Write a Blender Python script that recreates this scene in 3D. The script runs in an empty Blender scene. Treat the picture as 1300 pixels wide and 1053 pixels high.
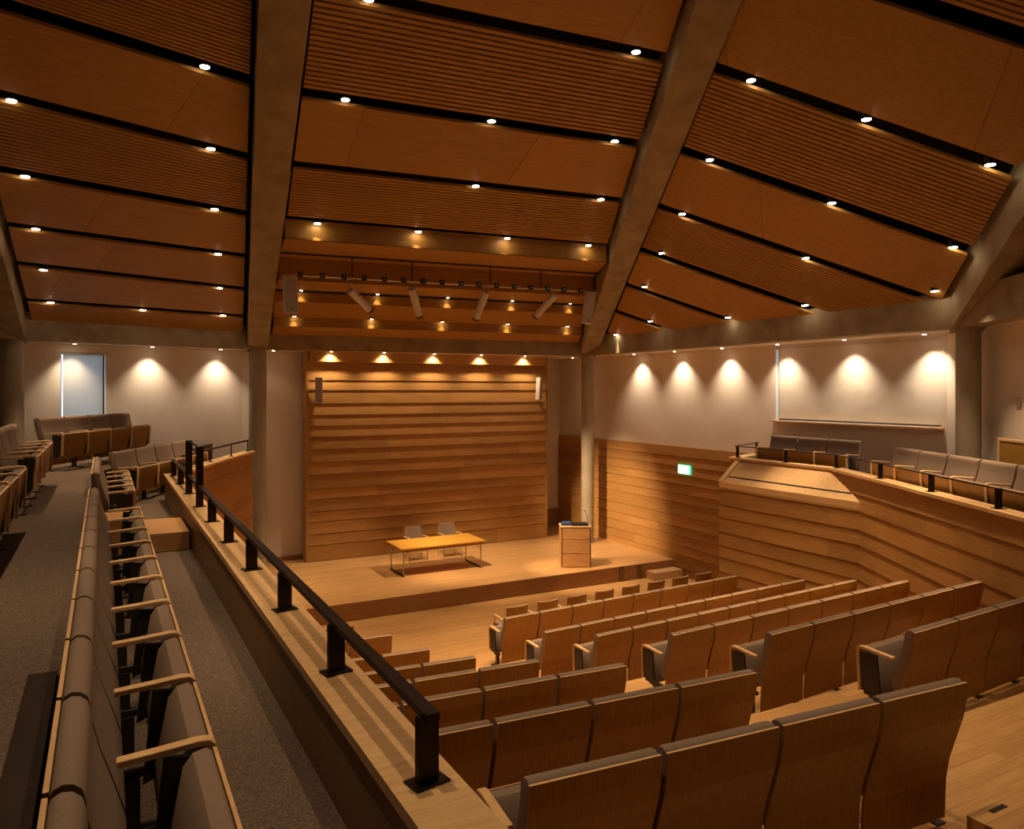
import bpy, bmesh, math, random
from mathutils import Vector, Matrix
random.seed(7)
C = bpy.context.scene.collection
PI = math.pi
# ------------------------------------------------------------------ camera frame and survey helpers
F, CX, HY, EYE = 963.0, 650.0, 496.0, 5.10
TH = math.radians(28.3); CT, ST = math.cos(TH), math.sin(TH)
def W(a, d, h=0.0):                      # right, forward, up from the eye  ->  hall coordinates
    return Vector((CT*a + ST*d, CT*d - ST*a, EYE + h))
def atX(px, py, z):                      # survey reading on a level surface of height z
    v = (HY-py)/F; d = (z-EYE)/v
    return W((px-CX)/F*d, d, z-EYE)
def atV(px, py, P0, N):                  # survey reading on any plane
    r = W((px-CX)/F, 1, (HY-py)/F) - Vector((0, 0, EYE)); o = Vector((0, 0, EYE))
    s = (P0-o).dot(N)/r.dot(N); return o + r*s
# ------------------------------------------------------------------ materials
def new_mat(name):
    m = bpy.data.materials.new(name); m.use_nodes = True
    n = m.node_tree.nodes; l = m.node_tree.links
    return m, n, l, n['Principled BSDF']
def wood(name, c1, c2, rough=0.42, grain=(1, 14, 14), tone=0.0, rnd=0.0, bump=0.05, coat=0.0):
    m, n, l, b = new_mat(name)
    tc = n.new('ShaderNodeTexCoord'); mp = n.new('ShaderNodeMapping'); mp.inputs['Scale'].default_value = grain
    l.new(tc.outputs['Object'], mp.inputs['Vector'])
    add = n.new('ShaderNodeVectorMath'); add.operation = 'ADD'
    at = n.new('ShaderNodeAttribute'); at.attribute_name = 'tone'
    oi = n.new('ShaderNodeObjectInfo')
    mu = n.new('ShaderNodeMath'); mu.operation = 'MULTIPLY_ADD'; mu.inputs[1].default_value = 37.0
    l.new(at.outputs['Fac'], mu.inputs[0]); l.new(oi.outputs['Random'], mu.inputs[2])
    mu2 = n.new('ShaderNodeMath'); mu2.operation = 'MULTIPLY'; mu2.inputs[1].default_value = 3.0
    l.new(mu.outputs[0], mu2.inputs[0])
    l.new(mp.outputs[0], add.inputs[0]); l.new(mu2.outputs[0], add.inputs[1])
    no = n.new('ShaderNodeTexNoise'); no.inputs['Scale'].default_value = 2.6; no.inputs['Detail'].default_value = 7
    no.inputs['Roughness'].default_value = 0.62; no.inputs['Distortion'].default_value = 0.35
    l.new(add.outputs[0], no.inputs['Vector'])
    cr = n.new('ShaderNodeValToRGB'); cr.color_ramp.elements[0].position = 0.34; cr.color_ramp.elements[1].position = 0.68
    cr.color_ramp.elements[0].color = (*c1, 1); cr.color_ramp.elements[1].color = (*c2, 1)
    l.new(no.outputs['Fac'], cr.inputs['Fac'])
    hs = n.new('ShaderNodeHueSaturation')
    v = n.new('ShaderNodeMath'); v.operation = 'MULTIPLY_ADD'; v.inputs[1].default_value = tone; v.inputs[2].default_value = 1-tone/2
    l.new(at.outputs['Fac'], v.inputs[0])
    v2 = n.new('ShaderNodeMath'); v2.operation = 'MULTIPLY_ADD'; v2.inputs[1].default_value = rnd
    l.new(oi.outputs['Random'], v2.inputs[0]); l.new(v.outputs[0], v2.inputs[2])
    l.new(v2.outputs[0], hs.inputs['Value']); l.new(cr.outputs[0], hs.inputs['Color']); l.new(hs.outputs[0], b.inputs['Base Color'])
    b.inputs['Roughness'].default_value = rough
    b.inputs['Specular IOR Level'].default_value = 0.35
    if coat: b.inputs['Coat Weight'].default_value = coat; b.inputs['Coat Roughness'].default_value = 0.25
    bp = n.new('ShaderNodeBump'); bp.inputs['Strength'].default_value = bump; bp.inputs['Distance'].default_value = 0.01
    l.new(no.outputs['Fac'], bp.inputs['Height']); l.new(bp.outputs[0], b.inputs['Normal'])
    return m
def planks(name, c1, c2, cm, bw=1.6, bh=0.12, rough=0.35, rot=0.0):
    m, n, l, b = new_mat(name)
    tc = n.new('ShaderNodeTexCoord'); mp = n.new('ShaderNodeMapping'); mp.inputs['Rotation'].default_value = (0, 0, rot)
    l.new(tc.outputs['Object'], mp.inputs['Vector'])
    br = n.new('ShaderNodeTexBrick'); br.offset = 0.37; br.inputs['Scale'].default_value = 1
    br.inputs['Brick Width'].default_value = bw; br.inputs['Row Height'].default_value = bh
    br.inputs['Mortar Size'].default_value = 0.0016; br.inputs['Mortar Smooth'].default_value = 0.3
    br.inputs['Color1'].default_value = (*c1, 1); br.inputs['Color2'].default_value = (*c2, 1); br.inputs['Mortar'].default_value = (*cm, 1)
    l.new(mp.outputs[0], br.inputs['Vector'])
    m2 = n.new('ShaderNodeMapping'); m2.inputs['Scale'].default_value = (1.2, 16, 1)
    l.new(mp.outputs[0], m2.inputs['Vector'])
    no = n.new('ShaderNodeTexNoise'); no.inputs['Scale'].default_value = 2.2; no.inputs['Detail'].default_value = 6
    l.new(m2.outputs[0], no.inputs['Vector'])
    mx = n.new('ShaderNodeMixRGB'); mx.blend_type = 'MULTIPLY'; mx.inputs['Fac'].default_value = 0.55
    cr = n.new('ShaderNodeValToRGB'); cr.color_ramp.elements[0].position = .3; cr.color_ramp.elements[1].position = .7
    cr.color_ramp.elements[0].color = (.62, .56, .5, 1); cr.color_ramp.elements[1].color = (1, 1, 1, 1)
    l.new(no.outputs['Fac'], cr.inputs['Fac']); l.new(br.outputs['Color'], mx.inputs['Color1']); l.new(cr.outputs[0], mx.inputs['Color2'])
    l.new(mx.outputs[0], b.inputs['Base Color']); b.inputs['Roughness'].default_value = rough
    b.inputs['Specular IOR Level'].default_value = 0.4
    return m
def noisy(name, c1, c2, scale=8, rough=0.8, bump=0.1, detail=5, dist=0.01, spec=0.3, stretch=(1, 1, 1)):
    m, n, l, b = new_mat(name)
    tc = n.new('ShaderNodeTexCoord'); mp = n.new('ShaderNodeMapping'); mp.inputs['Scale'].default_value = stretch
    l.new(tc.outputs['Object'], mp.inputs['Vector'])
    no = n.new('ShaderNodeTexNoise'); no.inputs['Scale'].default_value = scale; no.inputs['Detail'].default_value = detail
    l.new(mp.outputs[0], no.inputs['Vector'])
    cr = n.new('ShaderNodeValToRGB'); cr.color_ramp.elements[0].position = .32; cr.color_ramp.elements[1].position = .68
    cr.color_ramp.elements[0].color = (*c1, 1); cr.color_ramp.elements[1].color = (*c2, 1)
    l.new(no.outputs['Fac'], cr.inputs['Fac']); l.new(cr.outputs[0], b.inputs['Base Color'])
    b.inputs['Roughness'].default_value = rough; b.inputs['Specular IOR Level'].default_value = spec
    bp = n.new('ShaderNodeBump'); bp.inputs['Strength'].default_value = bump; bp.inputs['Distance'].default_value = dist
    l.new(no.outputs['Fac'], bp.inputs['Height']); l.new(bp.outputs[0], b.inputs['Normal'])
    return m
def plain(name, c, rough=0.5, metal=0.0, emit=None, es=0.0):
    m, n, l, b = new_mat(name)
    b.inputs['Base Color'].default_value = (*c, 1); b.inputs['Roughness'].default_value = rough; b.inputs['Metallic'].default_value = metal
    if emit: b.inputs['Emission Color'].default_value = (*emit, 1); b.inputs['Emission Strength'].default_value = es
    return m
M = {}
M['veneer'] = wood('oak_ceiling_veneer', (.300, .142, .024), (.400, .198, .038), rough=.5, grain=(.8, 9, 9), tone=.10, rnd=.06)
M['slat'] = wood('oak_slat', (.310, .145, .026), (.410, .202, .040), rough=.5, grain=(.8, 9, 9), tone=.12)
M['board'] = wood('oak_wall_board', (.345, .168, .046), (.470, .243, .078), rough=.5, grain=(.7, 1, 13), tone=.26, bump=.0)
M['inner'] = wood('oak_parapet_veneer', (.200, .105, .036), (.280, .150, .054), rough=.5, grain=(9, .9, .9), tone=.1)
M['cap'] = wood('oak_handrail_plank', (.600, .355, .160), (.760, .490, .245), rough=.4, grain=(1, 12, 12), tone=.2)
M['back'] = wood('oak_seat_shell', (.262, .124, .020), (.350, .176, .034), rough=.36, grain=(22, 22, 1.2), rnd=.22, coat=.12)
M['edge'] = wood('pale_oak_edge', (.60, .36, .17), (.74, .47, .235), rough=.4, grain=(3, 3, 3), rnd=.08)
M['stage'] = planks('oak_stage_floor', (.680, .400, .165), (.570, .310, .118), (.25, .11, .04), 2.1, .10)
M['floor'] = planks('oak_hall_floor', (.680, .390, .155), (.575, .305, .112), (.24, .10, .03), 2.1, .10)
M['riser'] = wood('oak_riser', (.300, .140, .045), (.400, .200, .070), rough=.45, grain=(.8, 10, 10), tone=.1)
M['lectern'] = wood('oak_lectern', (.480, .235, .085), (.600, .320, .130), rough=.4, grain=(1, 9, 9), rnd=.05)
M['table'] = wood('golden_oak_table', (.560, .270, .035), (.700, .360, .060), rough=.3, grain=(1, 9, 9), coat=.2)
M['conc'] = noisy('board_marked_concrete', (.225, .165, .095), (.340, .262, .160), 2.6, .85, .25, 8, .02)
M['colconc'] = noisy('smooth_concrete', (.270, .215, .150), (.360, .295, .215), 1.6, .7, .12, 7, .01)
M['plaster'] = noisy('painted_plaster', (.720, .620, .520), (.760, .660, .560), 1.3, .75, .02, 3)
M['carpet'] = noisy('brown_carpet', (.082, .056, .043), (.200, .142, .108), 95, .95, .5, 3, .006, .1)
M['fabric'] = noisy('taupe_upholstery', (.225, .157, .117), (.270, .192, .145), 160, .85, .15, 2, .001, .15)
M['black'] = plain('black_recess', (.004, .004, .004), .9)
M['steel'] = plain('dark_bronze_steel', (.022, .013, .010), .42, .6)
M['chrome'] = plain('brushed_steel', (.42, .38, .34), .3, .9)
M['bracket'] = plain('dark_seat_bracket', (.05, .045, .04), .45, .5)
M['white'] = plain('white_enamel', (.62, .54, .46), .45)
M['grille'] = plain('speaker_grille', (.40, .34, .29), .6)
M['dark'] = plain('black_plastic', (.012, .012, .014), .5)
M['darkgrain'] = wood('near_black_grain', (.020, .010, .005), (.034, .016, .008), rough=.55, grain=(9, .9, .9))
M['lens'] = plain('lit_lamp', (1, .9, .75), .4, 0, (1.0, .82, .58), 28)
M['led'] = plain('blue_screen', (.05, .08, .2), .3, 0, (.2, .4, 1.0), .07)
M['sign'] = plain('lit_exit_panel', (.8, 1, .9), .4, 0, (.80, 1.0, .90), 3.2)
M['signedge'] = plain('green_exit_edge', (.02, .5, .2), .4, 0, (.04, .8, .35), .9)
def blind_mat(nm='translucent_roller_blind', fac=.06):
    m, n, l, b = new_mat(nm)
    b.inputs['Base Color'].default_value = (.72, .64, .54, 1); b.inputs['Roughness'].default_value = .8
    tr = n.new('ShaderNodeBsdfTranslucent'); tr.inputs['Color'].default_value = (.72, .74, .72, 1)
    mx = n.new('ShaderNodeMixShader'); mx.inputs['Fac'].default_value = fac
    tc = n.new('ShaderNodeTexCoord'); no = n.new('ShaderNodeTexNoise'); no.inputs['Scale'].default_value = 1.2; no.inputs['Detail'].default_value = 2
    bp = n.new('ShaderNodeBump'); bp.inputs['Strength'].default_value = .6; bp.inputs['Distance'].default_value = .06
    l.new(tc.outputs['Object'], no.inputs['Vector']); l.new(no.outputs['Fac'], bp.inputs['Height']); l.new(bp.outputs[0], b.inputs['Normal'])
    l.new(b.outputs[0], mx.inputs[1]); l.new(tr.outputs[0], mx.inputs[2]); l.new(mx.outputs[0], n['Material Output'].inputs['Surface'])
    return m
M['blind'] = blind_mat(); M['blind2'] = blind_mat('thin_roller_blind', .45)
def glass_mat():
    m, n, l, b = new_mat('window_glass')
    b.inputs['Base Color'].default_value = (.9, .95, 1, 1); b.inputs['Roughness'].default_value = .02
    b.inputs['Transmission Weight'].default_value = 1.0; b.inputs['IOR'].default_value = 1.1
    return m
M['glass'] = glass_mat()
# ------------------------------------------------------------------ object helpers
def link(name, me, mats, parent=None, loc=None, rz=0.0):
    o = bpy.data.objects.new(name, me); C.objects.link(o)
    if mats and not me.materials:
        for k in (mats if isinstance(mats, (list, tuple)) else [mats]): me.materials.append(M[k])
    if parent: o.parent = parent
    if loc is not None: o.location = loc
    o.rotation_euler.z = rz
    return o
def tag(o, label, cat, group=None, kind=None):
    o['label'] = label; o['category'] = cat
    if group: o['group'] = group
    if kind: o['kind'] = kind
    return o
def empty(name, loc=(0, 0, 0), rz=0.0):
    o = bpy.data.objects.new(name, None); C.objects.link(o); o.empty_display_size = .1
    o.location = loc; o.rotation_euler.z = rz; return o
class MB:
    def __init__(s): s.bm = bmesh.new(); s.tone = s.bm.faces.layers.float.new('tone')
    def face(s, pts, mi=0, tone=None):
        f = s.bm.faces.new([s.bm.verts.new(p) for p in pts]); f.material_index = mi
        f[s.tone] = .5 if tone is None else tone
        return f
    def box(s, x0, x1, y0, y1, z0, z1, mi=0, mat=None, tone=None):
        v = [Vector(p) for p in ((x0,y0,z0),(x1,y0,z0),(x1,y1,z0),(x0,y1,z0),(x0,y0,z1),(x1,y0,z1),(x1,y1,z1),(x0,y1,z1))]
        if mat is not None: v = [mat @ p for p in v]
        for q in ((3,2,1,0),(4,5,6,7),(0,1,5,4),(1,2,6,5),(2,3,7,6),(3,0,4,7)): s.face([v[i] for i in q], mi, tone)
    def prism(s, poly, z0, z1, mi=0, tone=None):           # vertical prism over a plan polygon; z may be callables
        f0 = z0 if callable(z0) else (lambda p: z0); f1 = z1 if callable(z1) else (lambda p: z1)
        ar = sum(poly[i][0]*poly[(i+1)%len(poly)][1]-poly[(i+1)%len(poly)][0]*poly[i][1] for i in range(len(poly)))
        if ar < 0: poly = poly[::-1]
        lo = [Vector((p[0], p[1], f0(p))) for p in poly]; hi = [Vector((p[0], p[1], f1(p))) for p in poly]
        s.face(lo[::-1], mi, tone); s.face(hi, mi, tone)
        for i in range(len(poly)):
            j = (i+1) % len(poly); s.face([lo[i], lo[j], hi[j], hi[i]], mi, tone)
    def extr(s, prof, x0, x1, mi=0, side=None):             # closed (y,z) profile swept along x
        n = len(prof); ar = sum(prof[i][0]*prof[(i+1)%n][1]-prof[(i+1)%n][0]*prof[i][1] for i in range(n))
        if ar < 0: prof = prof[::-1]
        a = [Vector((x0, p[0], p[1])) for p in prof]; b = [Vector((x1, p[0], p[1])) for p in prof]
        s.face(a[::-1], mi if side is None else side); s.face(b, mi if side is None else side)
        for i in range(n):
            j = (i+1) % n; s.face([a[i], a[j], b[j], b[i]], mi)
    def cyl(s, p, q, r, n=12, mi=0, r2=None):
        p, q = Vector(p), Vector(q); r2 = r if r2 is None else r2
        z = (q-p).normalized(); u = z.orthogonal().normalized(); w = z.cross(u)
        A = [p + (u*math.cos(t)+w*math.sin(t))*r for t in [2*PI*i/n for i in range(n)]]
        B = [q + (u*math.cos(t)+w*math.sin(t))*r2 for t in [2*PI*i/n for i in range(n)]]
        s.face(A[::-1], mi); s.face(B, mi)
        for i in range(n): j = (i+1) % n; s.face([A[i], A[j], B[j], B[i]], mi)
    def mesh(s, name, smooth=False, bevel=0.0, seg=2):
        bmesh.ops.remove_doubles(s.bm, verts=s.bm.verts, dist=1e-5)
        if bevel:
            es = [e for e in s.bm.edges if len(e.link_faces) == 2 and e.calc_face_angle(0) > math.radians(40)]
            bmesh.ops.bevel(s.bm, geom=es, offset=bevel, segments=seg, affect='EDGES', profile=.6)
        me = bpy.data.meshes.new(name); s.bm.to_mesh(me); s.bm.free()
        if smooth:
            for p in me.polygons: p.use_smooth = True
            try: me.set_sharp_from_angle(angle=math.radians(38))
            except Exception: pass
        return me
    def obj(s, name, mats, parent=None, loc=None, rz=0.0, smooth=False, bevel=0.0, seg=2):
        return link(name, s.mesh(name, smooth, bevel, seg), mats, parent, loc, rz)
def clone(root, loc, rz, sx=1.0):
    r = root.copy(); C.objects.link(r); r.location = loc; r.rotation_euler.z = rz; r.scale.x = sx
    for ch in root.children:
        c = ch.copy(); C.objects.link(c); c.parent = r
        for g in ch.children:
            e = g.copy(); C.objects.link(e); e.parent = c
    return r
def structure(o, label, cat): return tag(o, label, cat, None, 'structure')
def ordw(i): return ['first','second','third','fourth','fifth','sixth','seventh','eighth','ninth','tenth','eleventh','twelfth','thirteenth','fourteenth','fifteenth','sixteenth'][i]
# ------------------------------------------------------------------ plan of the building
RB, RT = EYE+1.065, EYE+1.42                   # underside and top of the concrete ring beam
C0, C1, C2, C3 = W(-10.53, 15.97), W(-6.64, 19.8), W(2.34, 23.5), W(7.7, 12.8)
APEX = W(3.1, -6.8, 10.3)
rr = (W(-.122, -.9925)-W(0, 0)); rr.z = 0; rr.normalize()
C4 = C3 + rr*10.5
Cm = Vector((-5.6, 10.5, 0)); B1 = Vector((5.0, -7.5, 0)); B2 = Vector((-5.5, -4.0, 0))
ring = [Cm, C0, C1, C2, C3, C4, B1, B2]
def V2(p, z): return Vector((p.x, p.y, z))
# ---- walls
def wall_piece(mb, p, q, z0, z1, t=.15, side=1, mi=0):
    d = (q-p); d.z = 0; d.normalize(); n = Vector((-d.y, d.x, 0))*t*side
    mb.prism([(p.x, p.y), (q.x, q.y), (q.x+n.x, q.y+n.y), (p.x+n.x, p.y+n.y)], z0, z1, mi)
ZT = RB+.25
kL = Vector((3.29, 21.44, 0)); dL = Vector((-.960, -.279, 0)).normalized()
WL0 = kL + dL*7.4
# left wall with its window opening
sa = None
def onL(px):
    n = Vector((-dL.y, dL.x, 0)); p = atV(px, 500, kL, n); return (Vector((p.x, p.y, 0))-kL).dot(dL)
s_w0, s_w1 = onL(134), onL(77)
mb = MB(); z0w, z1w = 4.25, 5.99
wall_piece(mb, kL, kL+dL*s_w0, 0, ZT, side=-1); wall_piece(mb, kL+dL*s_w1, WL0, 0, ZT, side=-1)
wall_piece(mb, kL+dL*s_w0, kL+dL*s_w1, 0, z0w, side=-1); wall_piece(mb, kL+dL*s_w0, kL+dL*s_w1, z1w, ZT, side=-1)
structure(mb.obj('wall_left', 'plaster'), 'cream plaster wall with a narrow window beyond the balcony seats', 'wall')
mb = MB(); wall_piece(mb, Cm, WL0, 0, RT+.5, side=1); wall_piece(mb, B2, Cm, 0, RT+.5, side=1)
structure(mb.obj('wall_far_left', 'plaster'), 'plaster wall behind the leftmost seating rows', 'wall')
mb = MB(); wall_piece(mb, kL, Vector((12.6, 21.44, 0)), 0, ZT, side=1); wall_piece(mb, Vector((12.6, 21.44, 0)), Vector((12.6, 22.6, 0)), 0, ZT, side=1)
wall_piece(mb, Vector((12.6, 22.6, 0)), Vector((14.3, 22.6, 0)), 0, ZT, side=1)
wb = structure(mb.obj('wall_back', 'plaster'), 'cream plaster wall behind the boarded stage wall', 'wall')
mb = MB(); mb.box(3.35, 4.9, 21.40, 21.44, .40, .52); mb.obj('baseboard', 'riser', wb)
mb = MB(); mb.box(12.62, 13.98, 22.55, 22.6, .40, 1.0); mb.obj('baseboard', 'riser', wb)
# right wall with its wide window
XR = 14.07; wy0, wy1, wz0, wz1 = 8.86, 12.9, 4.40, 6.13
mb = MB()
mb.box(XR, XR+.2, 7.0, wy0, 3, ZT); mb.box(XR, XR+.2, wy1, 22.6, 0, ZT); mb.box(XR, XR+.2, wy0, wy1, 0, wz0); mb.box(XR, XR+.2, wy0, wy1, wz1, ZT); mb.box(XR, XR+.2, 7.0, wy0, 0, 3)
structure(mb.obj('wall_right', 'plaster'), 'cream plaster wall with the wide window above the panelling', 'wall')
# near right wall
nR = Vector((-rr.y, rr.x, 0)); nR = nR if nR.x > 0 else -nR
q0 = C3 + nR*.35; s = (XR - q0.x)/rr.x
mb = MB(); wall_piece(mb, q0+rr*s, C4+nR*.35+rr*.3, 0, ZT, side=(1 if Vector((-rr.y, rr.x, 0)).dot(nR) > 0 else -1))
wnr = structure(mb.obj('wall_near_right', 'plaster'), 'plaster wall to the right of the right-hand column', 'wall')
p = atV(1294, 510, q0, nR)
mb = MB(); mb.box(-.07, .07, -.03, 0, -.06, .06); mb.box(-.05, -.005, -.036, -.03, -.04, .04); mb.box(.005, .05, -.036, -.03, -.04, .04)
tag(mb.obj('wall_socket', 'grille', None, p - nR*.001, math.atan2(nR.y, nR.x)-PI/2, bevel=.003), 'small grey socket plate on the plaster wall at far right', 'socket')
mb = MB(); wall_piece(mb, C4+nR*.5, B1, 0, RT+.5, side=-1); wall_piece(mb, B1, B2, 0, RT+.5, side=-1)
structure(mb.obj('wall_near', 'plaster'), 'plaster wall behind the camera side of the hall', 'wall')
# ---- boarded walls (overlapping oak boards with planks of varied tone)
def boards(name, p, q, zs, out=.032, rec=.006, mats='board', parent=None, seedv=1, top_trim=True, base=.0):
    """p->q seen from the hall has its face to the right-hand normal; zs from top to bottom"""
    rnd = random.Random(seedv); p, q = Vector((p[0], p[1], 0)), Vector((q[0], q[1], 0)); L = (q-p).length
    mb = MB()
    for a, b in zip(zs[:-1], zs[1:]):
        x = 0.0; x += 0
        while x < L-1e-4:
            e = x + rnd.uniform(1.1, 2.9)
            if L-e < .5: e = L
            t = rnd.random()
            g = .013
            mb.face([(x, -rec, a), (x, -out, b+g), (e, -out, b+g), (e, -rec, a)], 0, t)
            mb.face([(x, -out, b+g), (x, .03, b+g), (e, .03, b+g), (e, -out, b+g)], 0, t*.6)
            mb.face([(x, .03, b+g), (x, .03, b), (e, .03, b), (e, .03, b+g)], 0, 0)
            mb.face([(x, .03, b), (x, -rec, b), (e, -rec, b), (e, .03, b)], 0, .3)
            x = e
        for xx, fl in ((0, 0), (L, 1)):
            f = [(xx, .06, a), (xx, -rec, a), (xx, -out, b+.013), (xx, .03, b+.013), (xx, .03, b), (xx, .06, b)]
            mb.face(f if fl else f[::-1], 0, .4)
    mb.face([(0, .06, zs[0]), (0, -rec, zs[0]), (L, -rec, zs[0]), (L, .06, zs[0])][::-1], 0, .7)
    mb.face([(0, .06, zs[-1]), (L, .06, zs[-1]), (L, .06, zs[0]), (0, .06, zs[0])][::-1], 0, .5)
    mb.face([(0, -out, zs[-1]), (0, .06, zs[-1]), (L, .06, zs[-1]), (L, -out, zs[-1])], 0, .5)
    d = q-p
    return mb.obj(name, mats, parent, (p.x, p.y, 0), math.atan2(d.y, d.x))
ys = [447, 459.2, 483.4-5, 483.4, 496, 513.3, 528, 542, 556, 572, 588, 604, 622, 635, 651, 664, 680, 694, 713.6]
zs = [EYE + (496-y)/963*20.75 for y in ys]; zs[-1] = .40; zs.pop(2)
o = boards('wall_stage', (4.89, 20.9), (12.49, 20.9), zs, seedv=3)
structure(o, 'tall oak-boarded wall behind the stage table', 'wall')
mb = MB(); mb.box(4.86, 4.93, 20.86, 21.3, .40, RB+.02); mb.box(12.45, 12.52, 20.86, 21.3, .40, RB+.02); sd_ = mb.obj('side_trim', 'board', o); sd_.matrix_parent_inverse = o.matrix_basis.inverted()
mb = MB(); mb.box(4.93, 8.7, 20.725, 20.895, zs[1]+.0, RB+.02, tone=.3); mb.box(8.703, 12.45, 20.725, 20.895, zs[1]+.0, RB+.02, tone=.5)
hd_ = mb.obj('header_board', 'board', o); hd_.matrix_parent_inverse = o.matrix_basis.inverted()
rnd = random.Random(5)
def course(z0, z1, h=.31, j=.07, sd=5):
    r = random.Random(sd); zz = [z1]
    while zz[-1]-z0 > h*1.4: zz.append(zz[-1]-h+r.uniform(-j, j))
    zz.append(z0); return zz
o = boards('wall_panelling', (XR-.07, 22.55), (XR-.07, 12.5), course(0.0, 3.55, .30), seedv=11, out=.024)
structure(o, 'oak-boarded panelling along the right wall below the cream plaster', 'wall panelling')
# ---- floor, stage
mb = MB(); mb.box(-7, 15, -5, 23, -.2, 0)
structure(mb.obj('floor', 'floor'), 'oak strip floor of the hall', 'floor')
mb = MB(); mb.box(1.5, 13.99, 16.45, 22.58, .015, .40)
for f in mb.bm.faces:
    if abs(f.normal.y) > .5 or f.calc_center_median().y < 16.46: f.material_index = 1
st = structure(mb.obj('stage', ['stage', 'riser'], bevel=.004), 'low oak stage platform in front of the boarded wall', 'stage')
for i, x in enumerate((12.18, 12.78)):
    mb = MB(); mb.box(x-.075, x+.075, 16.43, 16.448, .05, .36, 1)
    for k in range(9): mb.box(x-.075, x+.075, 16.418, 16.432, .055+k*.034, .071+k*.034, 0)
    mb.obj('vent_grille', ['riser', 'black'], st)
mb = MB(); mb.box(13.0, 13.97, 16.08, 16.448, .002, .20, tone=.6)
structure(mb.obj('stage_step', 'cap', bevel=.004), 'single oak step at the right end of the stage', 'step')
# ---- raked tiers of the stalls
ZR = [.33, .61, .95, 1.35, 1.75, 2.15, 2.55]
YL = [11.45, 9.78, 8.32, 6.88, 5.45, 4.0, 2.55]
YR = [11.35, 9.64, 8.28, 6.87, 5.45, 4.02, 2.6]
TE = [12.25] + [y-.41 for y in YL]             # front edge of every tier
PWL = [(11.45+.03, 8.3), (10.0-.12, 5.55), (7.2, .7), (6.4, -.7)]
def xr(y):                                      # right-hand limit of the raked floor
    if y > 9.2: return 11.83
    return 11.45 + (y-8.3)*.58
mbs = []
for i, z in enumerate(ZR + [2.95]):
    y1 = TE[i]; y0 = -5.0 if i == len(ZR) else TE[i+1]
    mb = MB(); 
    pts = [(1.15, y0-.0), (xr(y0), y0), (xr(y1), y1), (1.15, y1)] if not (y0 < 9.2 < y1) else [(1.15, y0), (xr(y0), y0), (xr(9.2), 9.2), (11.83, y1), (1.15, y1)]
    zb = 0.004 if i == 0 else (ZR+[2.95])[i-1]-.02
    mb.prism(pts, zb if i == 0 else 0.004, z)
    structure(mb.obj('floor', 'floor'), 'raked oak tier carrying the %s row of fixed stalls seats' % ordw(i) if i < 7 else 'oak landing behind the last row of stalls seats', 'floor')
for i, z in enumerate(ZR + [2.95]):
    zp = 0 if i == 0 else (ZR+[2.95])[i-1]
    mb = MB(); mb.box(4.2, 5.62, TE[i]+.005, TE[i]+.36, zp+.003, (z+zp)/2)
    for x in (4.35, 5.3): mb.box(x, x+.14, TE[i]+.30, TE[i]+.33, (z+zp)/2, (z+zp)/2+.004, 1)
    structure(mb.obj('aisle_step', ['floor', 'bracket']), 'oak aisle step leading up to the %s tier' % ordw(i), 'step')
# ------------------------------------------------------------------ left balcony
ZL, ZU, ZC = 3.12, 3.72, 3.60
mb = MB()
mb.prism([(-.25, -4), (1.0, -4), (1.0, 14.9), (1.86, 17.0), (3.0, 19.6), (3.2, 21.3), (2.5, 21.1), (1.2, 18.1), (-.15, 14.4), (-.15, 4.3), (-.3, 4.27)], 2.9, ZL)
structure(mb.obj('balcony_floor', 'carpet'), 'lower brown-carpeted tier of the left balcony', 'floor')
mb = MB(); mb.prism([(-5.5, -4.1), (-.30, -5), (-.30, 4.27), (-.155, 4.27), (-.155, 14.4), (1.2, 18.1), (2.5, 21.1), (-3.9, 19.3), (-5.55, 10.5)], 2.9, ZU)
structure(mb.obj('balcony_floor', 'carpet'), 'upper brown-carpeted aisle of the left balcony', 'floor')
mb = MB(); mb.box(-.315, -.195, -2.0, 4.26, ZU+.002, ZU+.03)  # thin near-black strip on the carpet along the aisle edge
tag(mb.obj('dark_strip', 'darkgrain', bevel=.004), 'near-black flat strip lying along the aisle edge behind the nearest seats', 'board')
mb = MB(); mb.box(.30, .94, 10.2, 11.4, ZL+.002, ZL+.23, tone=.4)
structure(mb.obj('balcony_step', 'lectern', bevel=.006), 'oak box step against the left balcony parapet', 'step')
mb = MB(); mb.box(-.148, .29, 10.2, 10.95, ZL+.002, ZL+.43, tone=.4)
structure(mb.obj('balcony_step', 'lectern', bevel=.006), 'higher oak step in the gap of the long balcony row', 'step')
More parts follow.
